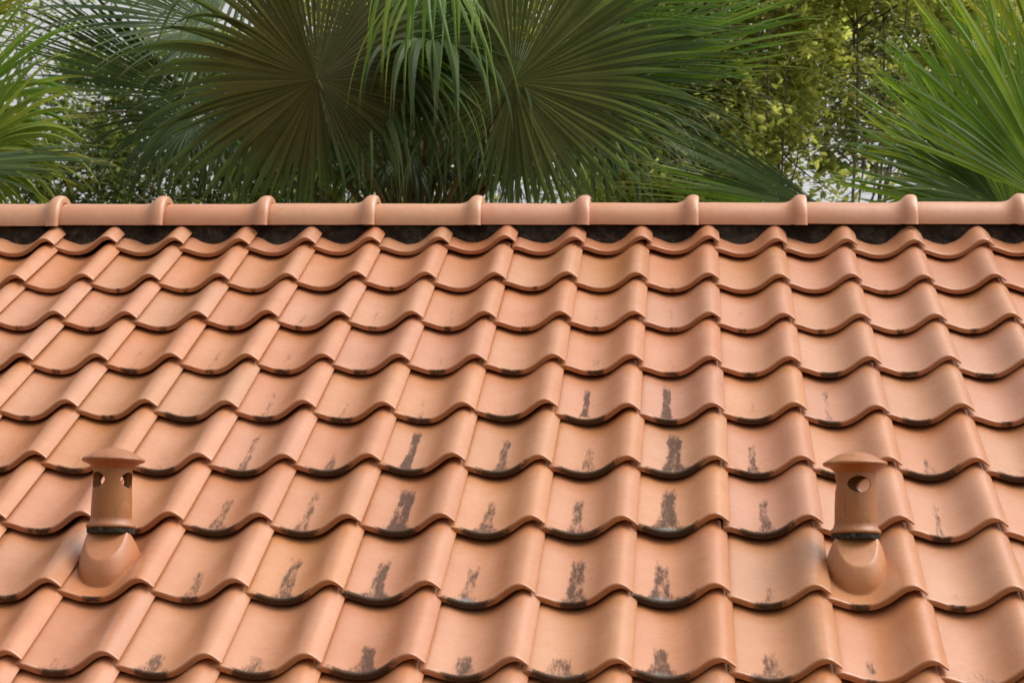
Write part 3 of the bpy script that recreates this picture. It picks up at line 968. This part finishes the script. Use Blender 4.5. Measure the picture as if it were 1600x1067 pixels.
# right palm
crown = at(1720, 440, 9.4)
pl, rnd = palm('fan palm at the right edge with bright green upright leaves', crown, 19)
leaf(pl, rnd, crown, 1585, 350, 8.8, sc(-.42, .90, .1), sc(.2, .25, .95), M_BRIGHT, 400, n_seg=38, span=R(130), fused=.28, droop=.15, pleat=.3, width=1.75, taper=.6, jit=.35)
leaf(pl, rnd, crown, 1650, 320, 8.5, sc(-.16, .98, .1), sc(.2, .2, .95), M_BRIGHT, 420, n_seg=34, span=R(120), fused=.28, droop=.15, pleat=.3, width=1.8, taper=.6, jit=.35)
leaf(pl, rnd, crown, 1600, 325, 9.0, sc(-.80, .58, .1), sc(.2, .4, .9), M_YELLOW, 310, n_seg=34, span=R(120), fused=.28, droop=.3, pleat=.3, width=1.7, taper=.65)
leaf(pl, rnd, crown, 1565, 325, 8.5, sc(-.85, .38, .3), sc(.2, .6, .7), M_DEEP, 250, n_seg=34, span=R(120), fused=.34, droop=.45, pleat=.4, width=1.4, taper=.8)
leaf(pl, rnd, crown, 1650, 170, 9.1, sc(-.35, .92, .2), sc(.3, .3, .9), M_YELLOW, 300, n_seg=36, span=R(150), fused=.28, droop=.35, pleat=.3, width=1.7, taper=.65)
leaf(pl, rnd, crown, 1570, 290, 9.5, sc(-.30, .92, .2), sc(.3, .3, .9), M_BRIGHT, 350, n_seg=42, span=R(160), fused=.3, droop=.25, pleat=.3, width=1.6, taper=.7)
leaf(pl, rnd, crown, 1590, 330, 9.8, sc(-.2, .9, .2), sc(.3, .4, .8), M_DEEP, 340, n_seg=50, span=R(200), fused=.36, droop=.3, pleat=.4, width=1.4)

# low palm between the middle and the right one
crown = at(1300, 480, 8.8)
pl, rnd = palm('low fan palm just over the ridge with long blades reaching left', crown, 23)
leaf(pl, rnd, crown, 1300, 335, 8.5, sc(-.90, .42, .05), sc(.35, .7, .6), M_DEEP, 350, n_seg=26, span=R(50), fused=.40, droop=.12, pleat=.5, width=1.2, jit=.12)
leaf(pl, rnd, crown, 1285, 345, 8.7, sc(-.97, .2, .1), sc(.2, .8, .5), M_BRIGHT, 320, n_seg=24, span=R(55), fused=.36, droop=.12, pleat=.5, width=1.2, jit=.2)


# ------------------------------------------------------------------ broadleaf trees
def broad_tree(label, centre, rad, n_clump, per, size, mat, seed, trunk_px=None, flat=0.8, hollow=0.35):
    rnd = random.Random(seed)
    base = Vector((centre.x, centre.y, GZ))
    t = thing('broadleaf_tree', label, 'tree', base, 'broadleaf trees in the background')
    vs, fs = [], []
    C = centre - base
    tube_mesh('x', [(Vector((0, 0, 0)), 0.20), (Vector((.1, .05, C.z * .35)), 0.15), (Vector((-.05, 0, C.z * .5)), 0.09), (Vector((.05, .1, C.z * .64)), 0.03)], 10, (vs, fs))
    tips = []
    for i in range(15):
        a, e = rnd.uniform(0, 2 * math.pi), rnd.uniform(-0.35, 1.2)
        d = Vector((math.cos(a) * math.cos(e), math.sin(a) * math.cos(e), math.sin(e)))
        s = Vector((0, 0, C.z * rnd.uniform(.45, .64)))
        e1 = C + Vector((d.x * rad.x, d.y * rad.y, d.z * rad.z)) * rnd.uniform(.75, 1.0)
        m1 = s.lerp(e1, .5) + Vector((rnd.uniform(-.25, .25), rnd.uniform(-.25, .25), rnd.uniform(-.1, .3)))
        tube_mesh('x', [(s, 0.013), (m1, 0.009), (e1, 0.003)], 6, (vs, fs))
        for k in range(6):
            q = rnd.uniform(.35, 1)
            p0 = s.lerp(e1, q) if q > .7 else m1.lerp(e1, q)
            tw = p0 + Vector((rnd.gauss(0, .35), rnd.gauss(0, .35), rnd.gauss(.05, .3)))
            tube_mesh('x', [(p0, 0.008), (p0.lerp(tw, .5) + Vector((rnd.gauss(0, .05), rnd.gauss(0, .05), .04)), 0.005), (tw, 0.002)], 4, (vs, fs))
            tips.append(tw)
    obj('trunk', mesh('trunk', vs, fs), M_BARK, t)
    lv, lf = [], []
    k = 0
    while k < n_clump + len(tips):
        d = Vector((rnd.uniform(-1, 1), rnd.uniform(-1, 1), rnd.uniform(-1, 1)))
        if d.length > 1 or d.length < hollow:
            continue
        p = C + Vector((d.x * rad.x, d.y * rad.y, d.z * rad.z))
        if k < len(tips):
            p = tips[k]
        # uneven crown: keep clumps where a slow noise is high
        if k >= len(tips) and noise.noise(p * 0.9 + Vector((seed, 0, 0))) + 0.45 * noise.noise(p * 2.3) < -0.16:
            continue
        k += 1
        ax = Vector((rnd.gauss(0, .5), rnd.gauss(0, .5), 1)).normalized()
        o1 = ax.orthogonal().normalized()
        o2 = ax.cross(o1)
        for q in range(per):
            a = 2 * math.pi * (q + rnd.uniform(-.3, .3)) / per
            el = rnd.uniform(-.35, .7)
            dd = ((o1 * math.cos(a) + o2 * math.sin(a)) * math.cos(el) + ax * math.sin(el)).normalized()
            L = size * rnd.uniform(.6, 1.25)
            wd = dd.cross(ax)
            if wd.length < .1:
                wd = o1
            wd = (wd.normalized() + ax * rnd.uniform(-.4, .4)).normalized() * L * rnd.uniform(.17, .25)
            nn = dd.cross(wd).normalized() * L * .06
            s = p + dd * L * .12 + Vector((rnd.gauss(0, .03), rnd.gauss(0, .03), rnd.gauss(0, .03)))
            b0 = len(lv)
            tipd = s + dd * L - Vector((0, 0, L * .15))
            lv += [s, s + dd * L * .4 + wd + nn, s + dd * L * .72 + wd * .85 + nn, tipd, s + dd * L * .72 - wd * .85 + nn, s + dd * L * .4 - wd + nn, s + dd * L * .55]
            lf += [(b0, b0 + 1, b0 + 6), (b0 + 1, b0 + 2, b0 + 6), (b0 + 2, b0 + 3, b0 + 6), (b0 + 3, b0 + 4, b0 + 6), (b0 + 4, b0 + 5, b0 + 6), (b0 + 5, b0, b0 + 6)]
    obj('crown', mesh('crown', lv, lf, False), mat, t)
    return t


broad_tree('yellow green broadleaf tree in the gap left of the right hand palm', at(1230, 110, 13.2), Vector((1.5, .45, 1.3)), 5600, 8, .062, M_LEAF_Y, 5, hollow=.05)
broad_tree('olive green tree behind the tip of the long palm blades, top right', at(1200, 0, 16.5), Vector((2.1, .5, 1.5)), 3600, 8, .085, M_LEAF_Y2, 9, hollow=.1)
broad_tree('mid green tree showing under the left big palm leaf', at(290, 240, 15), Vector((1.5, .6, .9)), 2400, 8, .07, M_LEAF_G, 14, hollow=.1)
broad_tree('dense green tree behind the middle palm', at(720, 190, 16.5), Vector((2.0, .6, 1.4)), 2600, 8, .085, M_LEAF_Y, 21, hollow=.1)
broad_tree('thin twiggy tree against the white sky, top left', at(110, 60, 17), Vector((1.3, 1.2, 1.0)), 260, 6, .07, M_LEAF_G, 31)
